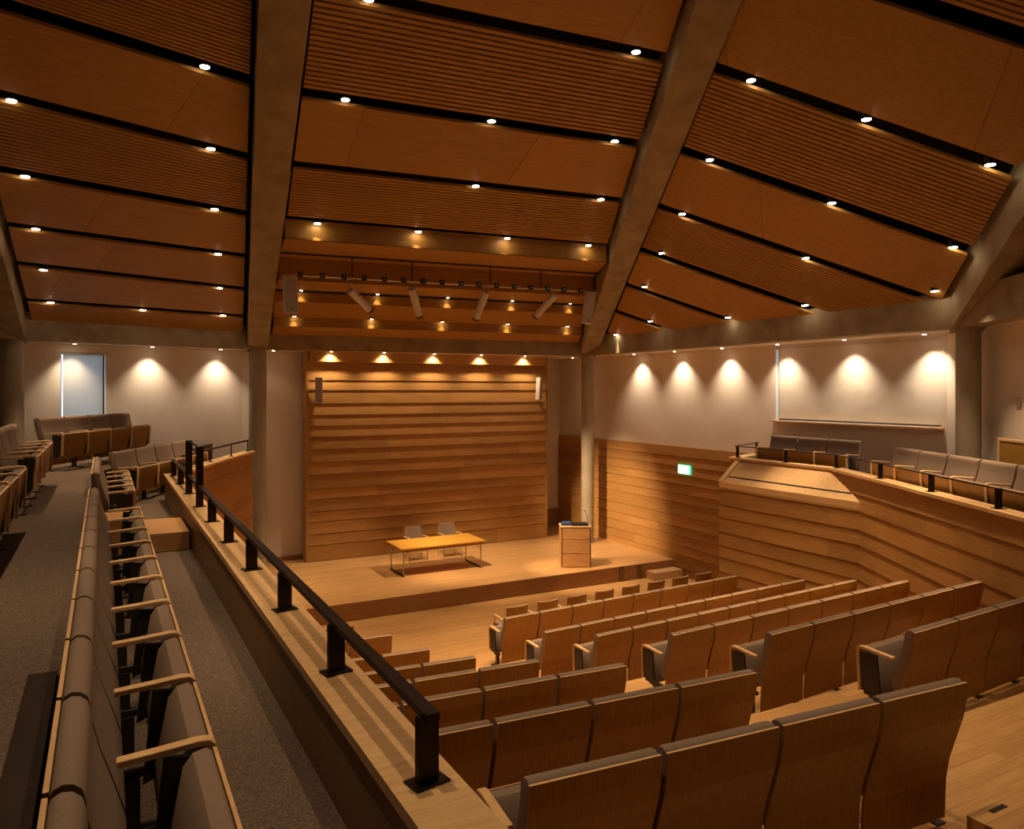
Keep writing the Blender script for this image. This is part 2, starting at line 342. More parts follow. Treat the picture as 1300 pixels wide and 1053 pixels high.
# parapets: inner lining, hall-side boards, cap plank
def parapet(name, label, pts, zb_in, zb_out, sd, cap_w=.27, inner_side=1, end=True, mcap='cap'):
    """pts run so that the hall lies on the right-hand side"""
    root = empty(name, (pts[0][0], pts[0][1], 0)); structure(root, label, 'parapet')
    P = [Vector((x, y, 0)) for x, y in pts]; inv = Vector((pts[0][0], pts[0][1], 0))
    def off(k, o):
        ns = []
        for a, b in ((k-1, k), (k, k+1)):
            if a >= 0 and b < len(P):
                d = (P[b]-P[a]).normalized(); ns.append(Vector((d.y, -d.x, 0)))
        n = sum(ns, Vector()).normalized(); return P[k] + n*(o/max(.3, n.dot(ns[0])))
    for k in range(len(P)-1):
        a, b = off(k, -cap_w/2), off(k+1, -cap_w/2); c, d = off(k+1, cap_w/2), off(k, cap_w/2)
        L = (b-a).length; n = max(1, round(L/2.4)); mb = MB(); rn = random.Random(sd+k)
        for i in range(n):
            t0, t1 = i/n, (i+1)/n
            qs = [a.lerp(b, t0), a.lerp(b, t1), d.lerp(c, t1), d.lerp(c, t0)]
            mb.prism([((q-inv).x, (q-inv).y) for q in qs], ZC-.05, ZC, tone=rn.random())
        o = mb.obj('cap_plank', mcap, root)
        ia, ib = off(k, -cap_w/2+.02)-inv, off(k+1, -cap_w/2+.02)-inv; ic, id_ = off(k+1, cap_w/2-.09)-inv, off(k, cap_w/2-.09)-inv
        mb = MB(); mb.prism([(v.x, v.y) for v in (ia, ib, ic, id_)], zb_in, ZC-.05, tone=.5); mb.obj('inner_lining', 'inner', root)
        pa, pb = off(k, cap_w/2-.075), off(k+1, cap_w/2-.075)
        pp, qq = (pb, pa)
        zz = course(zb_out, ZC-.05, .30, .05, sd)
        dd = pa-pb
        # boards() puts its face on the right-hand side walking p->q
        o = boards('boarding', (0, 0), ((pb-pa).length, 0), zz, seedv=sd+k+20, out=.024 if pts[0][0] > 5 else .036)
        o.parent = root; o.location = pa-inv; o.rotation_euler.z = math.atan2((pb-pa).y, (pb-pa).x)
    return root
XP = 1.085
parapet('balcony_parapet', 'long oak parapet of the left balcony in the foreground', [(XP, 0.6), (XP, 15.0)], ZL+.001, 0.003, 31)
parapet('balcony_parapet', 'far oak parapet of the left balcony running to the column', [(XP+.14, 15.2), (1.97, 17.0), (3.2, 19.72)], ZL+.001, 0.003, 41)
# right balcony
pr = [(13.9, 13.22), (12.5, 12.62), (12.5, 9.96), (11.65, 8.4), (10.8, 6.95), (10.0, 5.55), (9.05, 3.9), (7.2, .7)]
parapet('balcony_parapet', 'oak parapet of the right balcony above the raked seats', pr, 3.0, 0.003, 51)
mb = MB(); mb.prism([(13.95, 13.1), (12.6, 12.5), (12.6, 9.96), (11.75, 8.4), (10.1, 5.5), (7.3, .7), (8.6, -.3), (13.9, 7.4), (XR-.01, 7.6)], 2.9, 3.18)
structure(mb.obj('balcony_floor', 'carpet'), 'carpeted floor of the right balcony', 'floor')
# projecting booth under the right parapet
Yb0, Yb1 = 8.95, 12.5
mb = MB()
prof = [(12.4, EYE-1.56), (11.88, EYE-2.0), (11.88, EYE-2.12), (12.4, EYE-2.12)]
v = [[(x, y, z) for x, z in prof] for y in (Yb1, Yb0)]
mb.face([v[0][0], v[0][1], v[1][1], (12.4, 9.9, EYE-1.56)], 0, .6)
mb.face([v[0][3], v[0][2], v[0][1], v[0][0]], 0, .5); mb.face([(12.4, 9.9, EYE-1.56), v[1][1], v[1][2], (12.4, 9.9, EYE-2.12)], 0, .5)
mb.face([v[0][1], v[0][2], v[1][2], v[1][1]], 0, .5)
bt = mb.obj('booth_top', 'cap'); structure(bt, 'sloping pale oak top of the boxed bay below the right balcony rail', 'booth')
def bl(p): return Vector(p)
mb = MB(); sl = Vector((11.88, 0, EYE-2.0)); su = Vector((12.4, 0, EYE-1.56)); nn = Vector((-(su-sl).z, 0, (su-sl).x)).normalized()
def onS(t, y, o=0.0): q = sl.lerp(su, t) + nn*o; return Vector((q.x, y, q.z))
mb.face([onS(.24, 12.33, .004), onS(.24, 9.25, .004), onS(.29, 9.25, .004), onS(.29, 12.33, .004)])
mb.obj('slot', 'black', bt)
mb = MB()
for a, b, c, d in (((.0, Yb1, 0), (1, Yb1, 0), (1, 12.36, 0), (0, 12.36, 0)),):
    q = [onS(a[0], a[1], 0), onS(b[0], b[1], 0), onS(c[0], c[1], 0), onS(d[0], d[1], 0)]; u = [p + nn*.025 for p in q]
    mb.face(u); 
    for i in range(4): mb.face([q[i], q[(i+1)%4], u[(i+1)%4], u[i]])
mb.obj('frame_edge', 'cap', bt)
o = boards('booth_front', (11.90, Yb1), (11.90, Yb0), [EYE-2.0] + [z for z in course(.003, ZC-.05, .30, .05, 51) if z < EYE-2.15], seedv=70, out=.024)
structure(o, 'boarded oak front of the boxed bay below the right balcony', 'booth')
# ------------------------------------------------------------------ rails
def rail_run(name, label, pts, posts, tall=(), rail_h=.285, w=.055, th=.032, sub=True):
    root = empty(name, (pts[0][0], pts[0][1], ZC)); tag(root, label, 'railing'); o0 = Vector((pts[0][0], pts[0][1], ZC))
    mb = MB()
    for k in range(len(pts)-1):
        a, b = Vector((*pts[k], ZC+rail_h)), Vector((*pts[k+1], ZC+rail_h)); d = (b-a); L = d.length; ang = math.atan2(d.y, d.x)
        m = Matrix.Translation(a-o0) @ Matrix.Rotation(ang, 4, 'Z')
        mb.box(-.01, L+.01, -w/2, w/2, -th, 0, mat=m)
    mb.obj('handrail', 'steel', root)
    for (x, y, ang, hh) in posts:
        mb = MB(); mb.box(-.045, .045, -.014, .014, 0, hh, mat=None)
        p = mb.obj('post', 'steel', root, (x-o0.x, y-o0.y, 0.001), ang)
        mb = MB(); mb.box(-.075, .075, -.05, .05, 0, .008); mb.obj('base_plate', 'steel', p)
    return root
PYS = [14.57, 13.22, 11.91, 10.52, 9.25, 7.93, 6.62, 5.30, 4.0, 2.71]
rl = rail_run('balcony_railing', 'dark bronze railing with two tall posts on the long left parapet', [(1.09, 14.75), (1.09, 2.66)],
         [(1.09, y, .18, .775 if i in (2, 3) else .26) for i, y in enumerate(PYS)])
mb = MB(); mb.box(-.008, .008, 10.52-14.75, 11.91-14.75, .755, .775); mb.obj('top_link', 'steel', rl)
fd = math.atan2(2.6, 1.18)
rail_run('balcony_railing', 'dark railing on the far left parapet ending at the column', [(1.32, 15.45), (1.97, 17.0), (3.15, 19.6)],
         [(1.62, 16.1, fd+.3, .26), (1.97, 17.0, fd+.3, .26), (2.57, 18.3, fd+.3, .26), (3.13, 19.55, fd+.3, .26)])
rail_run('balcony_railing', 'dark railing along the right balcony parapet', [(13.85, 13.24), (12.5, 12.62), (12.5, 9.96), (11.65, 8.4), (10.8, 6.95), (10.0, 5.55), (9.05, 3.9), (8.2, 2.4)],
         [(13.74, 13.19, .4, .26), (12.5, 12.56, .3, .26), (12.5, 11.2, .3, .26), (12.5, 9.96, .3, .26), (11.65, 8.4, -.1, .26), (10.8, 6.95, -.3, .26), (10.0, 5.55, -.3, .26), (9.1, 3.98, -.3, .26)], rail_h=.26, w=.04, th=.018)
# ------------------------------------------------------------------ fixed auditorium seat
def make_seat(two):
    r = empty('auditorium_seat')
    hw = .335
    out = [(0, .90), (.004, .80), (.026, .69), (.068, .56), (.108, .43), (.130, .30), (.138, .07)]
    t = .015
    inn = [(y+t, z) for y, z in out]
    mb = MB(); prof = out + inn[::-1]; n = len(prof)
    for i in range(n):
        j = (i+1) % n; a, b = prof[i], prof[j]
        edge = (i == n-1) or (i == len(out)-1)
        mb.face([(-hw, a[0], a[1]), (hw, a[0], a[1]), (hw, b[0], b[1]), (-hw, b[0], b[1])], 1 if edge else 0)
    for i in range(len(out)-1):
        for x in (-hw, hw): mb.face([(x, *out[i]), (x, *out[i+1]), (x, *inn[i+1]), (x, *inn[i])], 0)
    bmesh.ops.recalc_face_normals(mb.bm, faces=mb.bm.faces)
    bk = mb.obj('backrest', ['back', 'edge'], r)
    cu = [(t+.001, .885), (t+.008, .900), (t+.030, .911), (t+.058, .907), (t+.080, .888), (t+.090, .855), (t+.094, .80), (.026+.112, .69), (.068+.114, .56), (.108+.108, .45), (.13+.08, .36), (.13+.03, .33), (.131+t, .33), (.109+t, .43), (.069+t, .56), (.027+t, .69), (.005+t, .80)]
    mb = MB(); mb.extr(cu, -hw+.004, hw-.004); mb.obj('cushion', 'fabric', bk, smooth=True, bevel=.01)
    pan = [(.430, .20), (.445, .20), (.522, .632), (.507, .636)]
    mb = MB(); mb.extr(pan, -.318, .318, 0, 1)
    for f in mb.bm.faces:
        c = f.calc_center_median()
        if c.z > .62: f.material_index = 1
    sp = mb.obj('seat_pan', ['back', 'edge'], r)
    pc = [(.430, .21), (.505, .630), (.484, .645), (.436, .634), (.402, .590), (.348, .30), (.355, .225), (.38, .205)]
    mb = MB(); mb.extr(pc, -.312, .312); mb.obj('cushion', 'fabric', sp, smooth=True, bevel=.012)
    xs = (-.35, .35) if two else (-.35,)
    for x in xs:
        # bent oak armrest: top bar curving down into a front upright
        top = [(.185, .645), (.30, .652), (.46, .664), (.50, .660), (.522, .640), (.526, .60), (.512, .26)]
        low = [(.185, .621), (.30, .628), (.455, .640), (.487, .637), (.502, .620), (.504, .59), (.490, .26)]
        mb = MB(); mb.extr(top + low[::-1], x-.024, x+.024)
        mb.obj('armrest', 'edge', r, smooth=True, bevel=.003, seg=1)
        mb = MB(); mb.extr([(.34, .62), (.49, .60), (.478, .27), (.30, .20)], x-.010, x+.010)
        mb.obj('side_panel', 'bracket', r)
        mb = MB(); mb.box(x-.02, x+.02, .22, .29, .012, .24); mb.box(x-.035, x+.035, .17, .42, 0, .012)
        mb.box(x-.012, x+.012, .17, .46, .24, .275); mb.obj('leg', 'bracket', r)
    return r
seatA, seatB = make_seat(False), make_seat(True)
used = {'A': False, 'B': False}
def seat(x, y, z, rz, label, group, two=False, sx=1.0):
    k = 'B' if two else 'A'; src = seatB if two else seatA
    if not used[k]:
        used[k] = True; src.location = (x, y, z); src.rotation_euler.z = rz; src.scale.x = sx; r = src
    else: r = clone(src, (x, y, z), rz, sx)
    return tag(r, label, 'seat', group)
def seat_row(p, q, n, z, fmt, group, flip=False, end_both=True):
    """back-top line from p to q; seats face the left-hand side of p->q; armrest sits at the p side (x-)"""
    p, q = Vector(p), Vector(q); d = (q-p)/n; ang = math.atan2(d.y, d.x); sx = d.length/.70
    for i in range(n):
        c = p + d*(i+.5); last = i == n-1
        seat(c.x, c.y, z, ang, fmt(i, n), group, last and end_both, sx)
ROWN = ['first fixed row from the stage', 'second fixed row from the stage', 'third fixed row from the stage', 'fourth fixed row from the stage', 'fifth fixed row from the stage', 'sixth fixed row from the stage', 'seventh fixed row from the stage']
for i in range(7):
    x1 = [4.03, 3.99, 4.0, 4.05, 4.11, 4.19, 4.31][i]
    L = 2.80; a = math.radians(4.0)
    seat_row((x1-L*math.cos(a)+.03, YL[i]+L*math.sin(a)), (x1, YL[i]), 4, ZR[i],
             lambda k, n: 'oak-backed seat left of the aisle, %s, %s from aisle' % (ROWN[i], ordw(n-1-k)), 'fixed seats left of the aisle')
RX = [(5.98, 11.66, 8), (5.75, 11.70, 9), (5.74, 11.35, 9), (5.82, 10.62, 7), (5.88, 9.95, 6), (6.02, 8.82, 4), (6.2, 8.3, 3)]
for i in range(7):
    x0, x1, n = RX[i]; dy = (x1-x0)*math.tan(math.radians(3.4))
    seat_row((x0, YR[i]), (x1, YR[i]+dy), n, ZR[i],
             lambda k, n: 'oak-backed seat right of the aisle, %s, %s from aisle' % (ROWN[i], ordw(k)), 'fixed seats right of the aisle')
# balcony rows (facing the hall, +X)
def col_seats(X, y0, y1, n, z, fmt, group): seat_row((X, y1), (X, y0), n, z, fmt, group)
col_seats(-.145, 1.65, 9.57, 11, ZL, lambda k, n: 'taupe balcony seat in the long row along the parapet, %s from the near end' % ordw(n-1-k), 'long balcony row beside the parapet')
col_seats(-.145, 11.25, 14.05, 4, ZL, lambda k, n: 'taupe balcony seat beyond the oak step, %s from the step' % ordw(n-1-k), 'short balcony row beyond the oak step')
col_seats(-1.17, 5.75, 8.6, 4, ZU, lambda k, n: 'taupe seat of the nearer row left of the aisle, %s from its far end' % ordw(k), 'nearer row left of the carpeted aisle')
col_seats(-1.17, 9.95, 12.85, 4, ZU, lambda k, n: 'taupe seat of the farther row left of the aisle, %s from its far end' % ordw(k), 'farther row left of the carpeted aisle')
seat_row((.41, 17.95), (-1.06, 15.3), 4, ZU, lambda k, n: 'taupe seat in the angled row below the narrow window, %s from the right' % ordw(k), 'angled upper row below the window')
seat_row((1.51, 17.8), (.065, 14.85), 4, ZL, lambda k, n: 'taupe seat in the angled row at the far parapet, %s from the right' % ordw(k), 'angled lower row by the far parapet')
seat_row((13.4, 10.03), (13.4, 12.36), 3, 3.18, lambda k, n: 'taupe seat of the straight row under the wide window, %s from the left' % ordw(n-1-k), 'right balcony seats under the wide window')
a0 = W(6.95, 13.58); a1 = W(6.95, 8.66)
seat_row((a1.x, a1.y), (a0.x, a0.y), 6, 3.18, lambda k, n: 'taupe seat of the angled row before the right column, %s from the left' % ordw(n-1-k), 'right balcony seats before the column')
# oak-edged screen panel far right
pw = W(7.75, 12.05); mb = MB()
root = empty('oak_screen_panel', (pw.x, pw.y, 3.181), math.atan2(rr.y, rr.x))
tag(root, 'dark oak screen panel with pale edging behind the right balcony seats', 'screen')
mb.box(.06, 1.9, -.02, .02, 0, 1.13); mb.obj('panel', 'back', root)
mb = MB(); mb.box(0, .055, -.035, .035, 0, 1.17); mb.box(.055, 1.9, -.03, .03, 1.13, 1.165); mb.obj('edging', 'edge', root)
# ------------------------------------------------------------------ loose chairs
def make_chair():
    r = empty('conference_chair')
    mb = MB(); n = 8; w = .25
    def arc(i, z, off): 
        t = -1 + 2*i/n; return Vector((t*w, .06*(1-t*t)*-1 + .05 + off - (z-.45)*.12, z))
    zsx = [.46, .56, .66, .76, .86, .89]
    for o, fl in ((0, 1), (.014, 0)):
        for a, b in zip(zsx[:-1], zsx[1:]):
            for i in range(n):
                f = [arc(i, a, o), arc(i+1, a, o), arc(i+1, b, o), arc(i, b, o)]
                mb.face(f if fl else f[::-1], 0)
    for z in (zsx[0], zsx[-1]):
        for i in range(n): mb.face([arc(i, z, 0), arc(i+1, z, 0), arc(i+1, z, .014), arc(i, z, .014)], 1)
    for i in (0, n):
        for a, b in zip(zsx[:-1], zsx[1:]): mb.face([arc(i, a, 0), arc(i, b, 0), arc(i, b, .014), arc(i, a, .014)], 1)
    bk = mb.obj('backrest', ['back', 'edge'], r, smooth=True)
    mb = MB()
    for o, fl in ((.0145, 1), (.04, 0)):
        for a, b in zip(zsx[:-1], zsx[1:]):
            for i in range(n):
                e = lambda i, z: arc(i, z, o if (0 < i < n) else .0145)*1.0
                f = [e(i, a), e(i+1, a), e(i+1, b), e(i, b)]
                mb.face(f if fl else f[::-1])
    for z in (zsx[0], zsx[-1]):
        for i in range(n): mb.face([arc(i, z, .0145), arc(i+1, z, .0145), arc(i+1, z, .04), arc(i, z, .04)])
    mb.obj('cushion', 'fabric', bk, smooth=True)
    mb = MB(); mb.box(-.25, .25, .06, .52, .43, .48); mb.obj('seat', 'fabric', r, smooth=True, bevel=.015)
    for sx in (-1, 1):
        mb = MB(); mb.extr([(.03, .64), (.40, .665), (.44, .655), (.44, .635), (.03, .615)], sx*.27-.022, sx*.27+.022)
        mb.obj('armrest', 'edge', r, bevel=.004)
        mb = MB(); mb.cyl((sx*.26, .42, .64), (sx*.26, .46, 0), .011, 8); mb.obj('leg', 'chrome', r)
        mb = MB(); mb.cyl((sx*.26, .06, .63), (sx*.26, .0, 0), .011, 8); mb.obj('leg', 'chrome', r)
    return r
ch0 = make_chair(); ch_used = [False]
def chair(x, y, z, rz, label, group):
    if not ch_used[0]: ch_used[0] = True; ch0.location = (x, y, z); ch0.rotation_euler.z = rz; r = ch0
    else: r = clone(ch0, (x, y, z), rz)
    return tag(r, label, 'chair', group)
for k in range(8):
    chair(7.12+.725*k, 13.0+.045*k, .001, math.radians(4), 'loose oak-backed chair right of the aisle facing the stage, %s from the aisle' % ordw(k), 'front row of loose chairs right of the aisle')
for k in range(4):
    chair(3.70-.70*k, 13.32+.05*k, .001, math.radians(-4), 'loose oak-backed chair left of the aisle by the stage, %s from the aisle' % ordw(k), 'front row of loose chairs left of the aisle')
chair(7.62, 20.02, .401, PI, 'grey-backed armchair behind the stage table, left one', 'armchairs behind the stage table')
chair(8.66, 20.06, .401, PI, 'grey-backed armchair behind the stage table, right one', 'armchairs behind the stage table')
# ------------------------------------------------------------------ stage furniture
tb = empty('conference_table', (6.55, 18.0, .401)); tag(tb, 'long golden oak table on thin steel legs, centre stage', 'table')
mb = MB(); mb.box(0, 2.36, 0, 1.15, .70, .735); mb.obj('tabletop', 'table', tb, bevel=.004)
mb = MB(); mb.box(.03, 2.33, .03, .055, .63, .70); mb.box(.03, 2.33, 1.095, 1.12, .63, .70); mb.obj('apron', 'riser', tb)
for x in (.10, 2.26):
    for y in (.1, 1.05):
        mb = MB(); mb.cyl((x, y, .70), (x, y, .0), .016, 10); mb.cyl((x+(.12 if x < 1 else -.12), y, .63), (x, y, .46), .008, 8); mb.obj('leg', 'chrome', tb)
    mb = MB(); mb.box(x-.018, x+.018, .09, 1.06, 0, .03); mb.obj('foot_bar', 'steel', tb)
lc = W(1.70, 20.1); lect = empty('lectern', (lc.x, lc.y, .401), -TH+math.radians(2.0)); tag(lect, 'square oak lectern with three front panels at the right of the stage', 'lectern')
mb = MB(); mb.box(-.40, .40, 0.012, .55, 0, 1.06); mb.obj('body', 'lectern', lect, bevel=.004)
for a, b in ((.02, .355), (.375, .735), (.755, 1.035)):
    mb = MB(); mb.box(-.375, .375, 0, .0115, a, b); mb.obj('front_panel', 'lectern', lect, bevel=.003)
mb = MB(); mb.box(-.41, .41, -.01, .56, 1.061, 1.09); mb.obj('top', 'edge', lect, bevel=.003)
mb = MB(); mb.box(-.385, -.368, -.004, .0, .02, 1.04); mb.box(.368, .385, -.004, 0, .02, 1.04); mb.obj('side_trim', 'darkgrain', lect)
def onlect(x, y, z): return lect.matrix_basis @ Vector((x, y, z))
rz = lect.rotation_euler.z
o = empty('document_reader', onlect(-.24, .25, 1.091), rz); tag(o, 'small black desk monitor with blue screen on the lectern', 'monitor')
mb = MB(); mb.box(-.13, .13, -.10, .10, 0, .03); mb.obj('base', 'dark', o, bevel=.004)
mb = MB(); mb.box(-.12, .12, -.02, .02, .031, .10); mb.obj('screen', 'led', o, bevel=.003)
o = empty('control_panel', onlect(.12, .22, 1.091), rz); tag(o, 'flat black control panel on the lectern top', 'control panel')
mb = MB(); mb.extr([(-.14, 0), (.16, 0), (.16, .06), (-.14, .02)], -.22, .22); mb.obj('body', 'dark', o, bevel=.003)
mb = MB(); mb.box(-.2, .2, -.1, .1, .048, .052); mb.obj('keys', 'bracket', o)
o = empty('gooseneck_microphone', onlect(.36, .3, 1.091), rz); tag(o, 'thin black gooseneck microphone curving over the lectern', 'microphone')
mb = MB(); pts = [Vector((0-.004*i*i*.35, 0, .045*i)) for i in range(9)]
for a, b in zip(pts[:-1], pts[1:]): mb.cyl(a, b, .006, 6)
mb.obj('neck', 'dark', o); mb = MB(); mb.cyl(pts[-1], pts[-1]+Vector((-.03, 0, .03)), .013, 8); mb.obj('capsule', 'dark', o)
mb = MB(); mb.cyl((0, 0, 0), (0, 0, .012), .03, 12); mb.obj('base', 'dark', o)
# exit sign
p = atV(868, 596.5, Vector((XR-.14, 0, 0)), Vector((1, 0, 0)))
es = empty('exit_sign', p, 0); tag(es, 'glowing pale green exit sign on the right panelling', 'exit sign')
mb = MB(); mb.box(0, .07, -.235, .235, -.125, .125); mb.obj('housing', 'signedge', es, bevel=.004)
mb = MB(); mb.box(-.006, -.001, -.215, .215, -.108, .108); mb.obj('panel', 'sign', es)
# ------------------------------------------------------------------ columns and beams
def column(c, zb, label, r=.20):
    mb = MB(); n = 40
    for a, b, rr_ in ((zb, 1.50, r), (1.515, 2.70, r), (2.715, RB, r)) if zb < 2 else ((zb, RB, r),):
        mb.cyl((0, 0, a), (0, 0, b), rr_, n)
    if zb < 2:
        mb.cyl((0, 0, 1.50), (0, 0, 1.515), r-.012, n); mb.cyl((0, 0, 2.70), (0, 0, 2.715), r-.012, n)
    structure(mb.obj('column', 'colconc', None, (c.x, c.y, 0), smooth=True), label, 'column')
column(C1, .401, 'round concrete column left of the boarded stage wall', .22)
column(C2, .401, 'round concrete column behind the lectern', .195)
column(C3, 3.181, 'round concrete column right of the wide window', .19)
column(C0, ZU+.001, 'concrete column at the left edge beyond the balcony', .22)
for i, (a, b, lab) in enumerate(((C0, C1, 'concrete ring beam above the left window wall'), (C1, C2, 'concrete ring beam above the boarded stage wall'),
                (C2, C3, 'concrete ring beam above the wide window wall'), (C3, C4, 'concrete ring beam at the far right'), (Cm, C0, 'concrete ring beam at the far left'))):
    d = (b-a).normalized(); n = Vector((-d.y, d.x, 0))*.21
    mb = MB(); mb.prism([((a-n).x, (a-n).y), ((b-n).x, (b-n).y), ((b+n).x, (b+n).y), ((a+n).x, (a+n).y)], RB, RT+.25)
    structure(mb.obj('beam', 'conc'), lab, 'beam')
# white soffit strip between ring beam and walls
mb = MB()
def strip(pts): mb.prism(pts, RB+.012, RB+.10)
strip([(C1.x, C1.y), (C2.x, C2.y), (14.1, C2.y), (14.1, 22.6), (12.6, 22.6), (12.6, 21.5), (kL.x, kL.y)])
strip([(C2.x, C2.y), (C3.x, C3.y), (14.1, 7.6), (14.1, C2.y)])
strip([(C3.x, C3.y), (C4.x, C4.y), ((C4+nR*.5).x, (C4+nR*.5).y), ((C3+nR*.5-rr*1.3).x, (C3+nR*.5-rr*1.3).y)])
strip([(C1.x, C1.y), (kL.x, kL.y), (WL0.x, WL0.y), (Cm.x, Cm.y), (C0.x, C0.y)])
structure(mb.obj('ceiling_soffit', 'plaster'), 'flat cream soffit between ring beam and walls', 'soffit')
# ---- roof planes
def plane_of(a, b):
    p0, p1, p2 = V2(a, RT), V2(b, RT), APEX; n = (p1-p0).cross(p2-p0).normalized(); n = n if n.z > 0 else -n
    return p0, n
def zpl(pl, x, y): p0, n = pl; return p0.z - (n.x*(x-p0.x)+n.y*(y-p0.y))/n.z
PLm, PLl, PLr, PL4, PL0 = plane_of(C1, C2), plane_of(C0, C1), plane_of(C2, C3), plane_of(C3, C4), plane_of(Cm, C0)
AP0 = atV(-83, 100, *PLl)
AP = {id(C0): AP0}
def apx(c): return AP.get(id(c), APEX)
def rib(c, label, back=.86):
    a = V2(c, RT); e_ = apx(c); b = a + (e_-a).normalized()*(APEX-a).length*back if c is C0 else a.lerp(APEX, back); d = (b-a); L = math.hypot(d.x, d.y); ang = math.atan2(d.y, d.x); sl = d.z/L
    mb = MB(); w0, w1 = .25, .30; rb = .375
    def sec(s, w): z = RT + sl*s; return [(s, -w, z-rb), (s, w, z-rb), (s, w+.02, z+.5), (s, -w-.02, z+.5)]
    N = 6; S = [sec(-.12+(L+.12)*k/N, w0+(w1-w0)*min(1, k*2/N)) for k in range(N+1)]
    for A, B in zip(S[:-1], S[1:]):
        for i in range(4): j = (i+1) % 4; mb.face([A[j], A[i], B[i], B[j]])
    mb.face(S[0]); mb.face(S[-1][::-1])
    bmesh.ops.recalc_face_normals(mb.bm, faces=mb.bm.faces)
    structure(mb.obj('beam', 'conc', None, (c.x, c.y, 0), ang, bevel=.012, seg=1), label, 'roof rib')
rib(C1, 'sloping concrete roof rib rising from the left column'); rib(C2, 'sloping concrete roof rib rising from the column behind the lectern')
rib(C3, 'sloping concrete roof rib rising from the right column'); rib(C0, 'sloping concrete roof rib at the left edge')
# black void lining above the panels closing the roof
mb = MB(); n = len(ring)
for i in range(n):
    a, b = V2(ring[i], RT+.42), V2(ring[(i+1) % n], RT+.42); mb.face([a, b, APEX+Vector((0, 0, .42))])
mb.bm.normal_update()
for i in range(n):
    a, b = ring[i], ring[(i+1) % n]; mb.face([V2(a, RT+.2), V2(b, RT+.2), V2(b, RT+.42), V2(a, RT+.42)])
structure(mb.obj('ceiling_void', 'black'), 'black void above the ceiling panels', 'ceiling')
def clip(poly, P, N):
    out = []
    for i in range(len(poly)):
        a, b = poly[i], poly[(i+1) % len(poly)]; da, db = (a[0]-P[0])*N[0]+(a[1]-P[1])*N[1], (b[0]-P[0])*N[0]+(b[1]-P[1])*N[1]
        if da >= 0: out.append(a)
        if da*db < 0:
            t = da/(da-db); out.append((a[0]+(b[0]-a[0])*t, a[1]+(b[1]-a[1])*t))
    return out
def halfplane(a, b, inside, off):
    d = (V2(b, 0)-V2(a, 0)).normalized(); n = Vector((-d.y, d.x, 0))
    if (V2(inside, 0)-V2(a, 0)).dot(n) < 0: n = -n
    p = V2(a, 0) + n*off; return (p, n)
GAP = .37
XL = []
def bay(pl, ca, cb, strips, kinds, label, nslat=18):
    """strips: list of pixel pairs lying in the roof plane, from top (near) to bottom (far)"""
    inside = (ca+cb)/2*.6 + APEX*.4
    hps = [halfplane(ca, apx(ca), inside, GAP), halfplane(cb, apx(cb), inside, GAP), halfplane(ca, cb, inside, .21)]
    lines = []
    for (x0, y0, x1, y1) in strips:
        if x0 is None: lines.append(None); continue
        a, b = atV(x0, y0, *pl), atV(x1, y1, *pl); d = (b-a).normalized(); lines.append((a-d*9, b+d*9))
    root = empty('ceiling', (0, 0, 0)); structure(root, label, 'ceiling')
    for e_ in range(3):
        (a0, a1), (b0, b1) = lines[0], lines[1]
        d = ((a0+a1)-(b0+b1))/2; dn = V2(a1-a0, 0).normalized(); d = d - (a1-a0).normalized()*d.dot((a1-a0).normalized()); d = d.normalized()*1.85
        lines.insert(0, (a0+d, a1+d)); kinds = ['p' if kinds[0] == 's' else 's'] + list(kinds)
        XL.append((lines[1], hps, pl))
    hw = .112
    for i in range(len(lines)-1):
        (a0, a1), (b0, b1) = lines[i], lines[i+1]
        w0, w1 = (b0-a0).length, (b1-a1).length
        # offset by strip half-width towards each other (plan)
        def perp(a0, a1, towards):
            d = V2(a1-a0, 0).normalized(); n = Vector((-d.y, d.x, 0)); n = n if (V2(towards, 0)-V2(a0, 0)).dot(n) > 0 else -n; return n
        mid = (b0+b1)/2; na = perp(a0, a1, mid); A0, A1 = a0+na*hw, a1+na*hw
        mid = (a0+a1)/2; nb = perp(b0, b1, mid); B0, B1 = b0+nb*hw, b1+nb*hw
        mb = MB(); rn = random.Random(i*7+3); any_ = False
        if kinds[i] == 's':
            segs = [((j+.0)/nslat + .004, (j+.66)/nslat + .004) for j in range(nslat)]
        else: segs = [(0, 1)]
        for (t0, t1) in segs:
            poly = [(A0.lerp(B0, t0)), (A1.lerp(B1, t0)), (A1.lerp(B1, t1)), (A0.lerp(B0, t1))]
            poly = [(p.x, p.y) for p in poly]
            for P, N in hps: poly = clip(poly, P, N)
            if len(poly) < 3: continue
            any_ = True; zf = lambda p: zpl(pl, p[0], p[1])
            if kinds[i] == 's': mb.prism(poly, zf, lambda p: zpl(pl, p[0], p[1])+.05, tone=rn.random())
            else:
                # three veneer sheets with hairline joints
                d = V2(A1-A0, 0).normalized(); c = V2(inside, 0)
                cuts = [-99, -1.6+rn.uniform(-.3, .3), 1.5+rn.uniform(-.3, .3), 99]
                for k in range(3):
                    q = clip(poly, c + d*(cuts[k]+.003), d); q = clip(q, c + d*(cuts[k+1]-.003), -d)
                    if len(q) >= 3: mb.prism(q, zf, lambda p: zpl(pl, p[0], p[1])+.05, tone=rn.random())
        if not any_: mb.bm.free(); continue
        d = V2(A1-A0, 0).normalized(); ang = math.atan2(d.y, d.x)
        me = mb.mesh('panel'); me.transform(Matrix.Rotation(-ang, 4, 'Z'))
        o = link('slatted_panel' if kinds[i] == 's' else 'veneer_panel', me, 'slat' if kinds[i] == 's' else 'veneer', root, (0, 0, 0), ang)
    return root
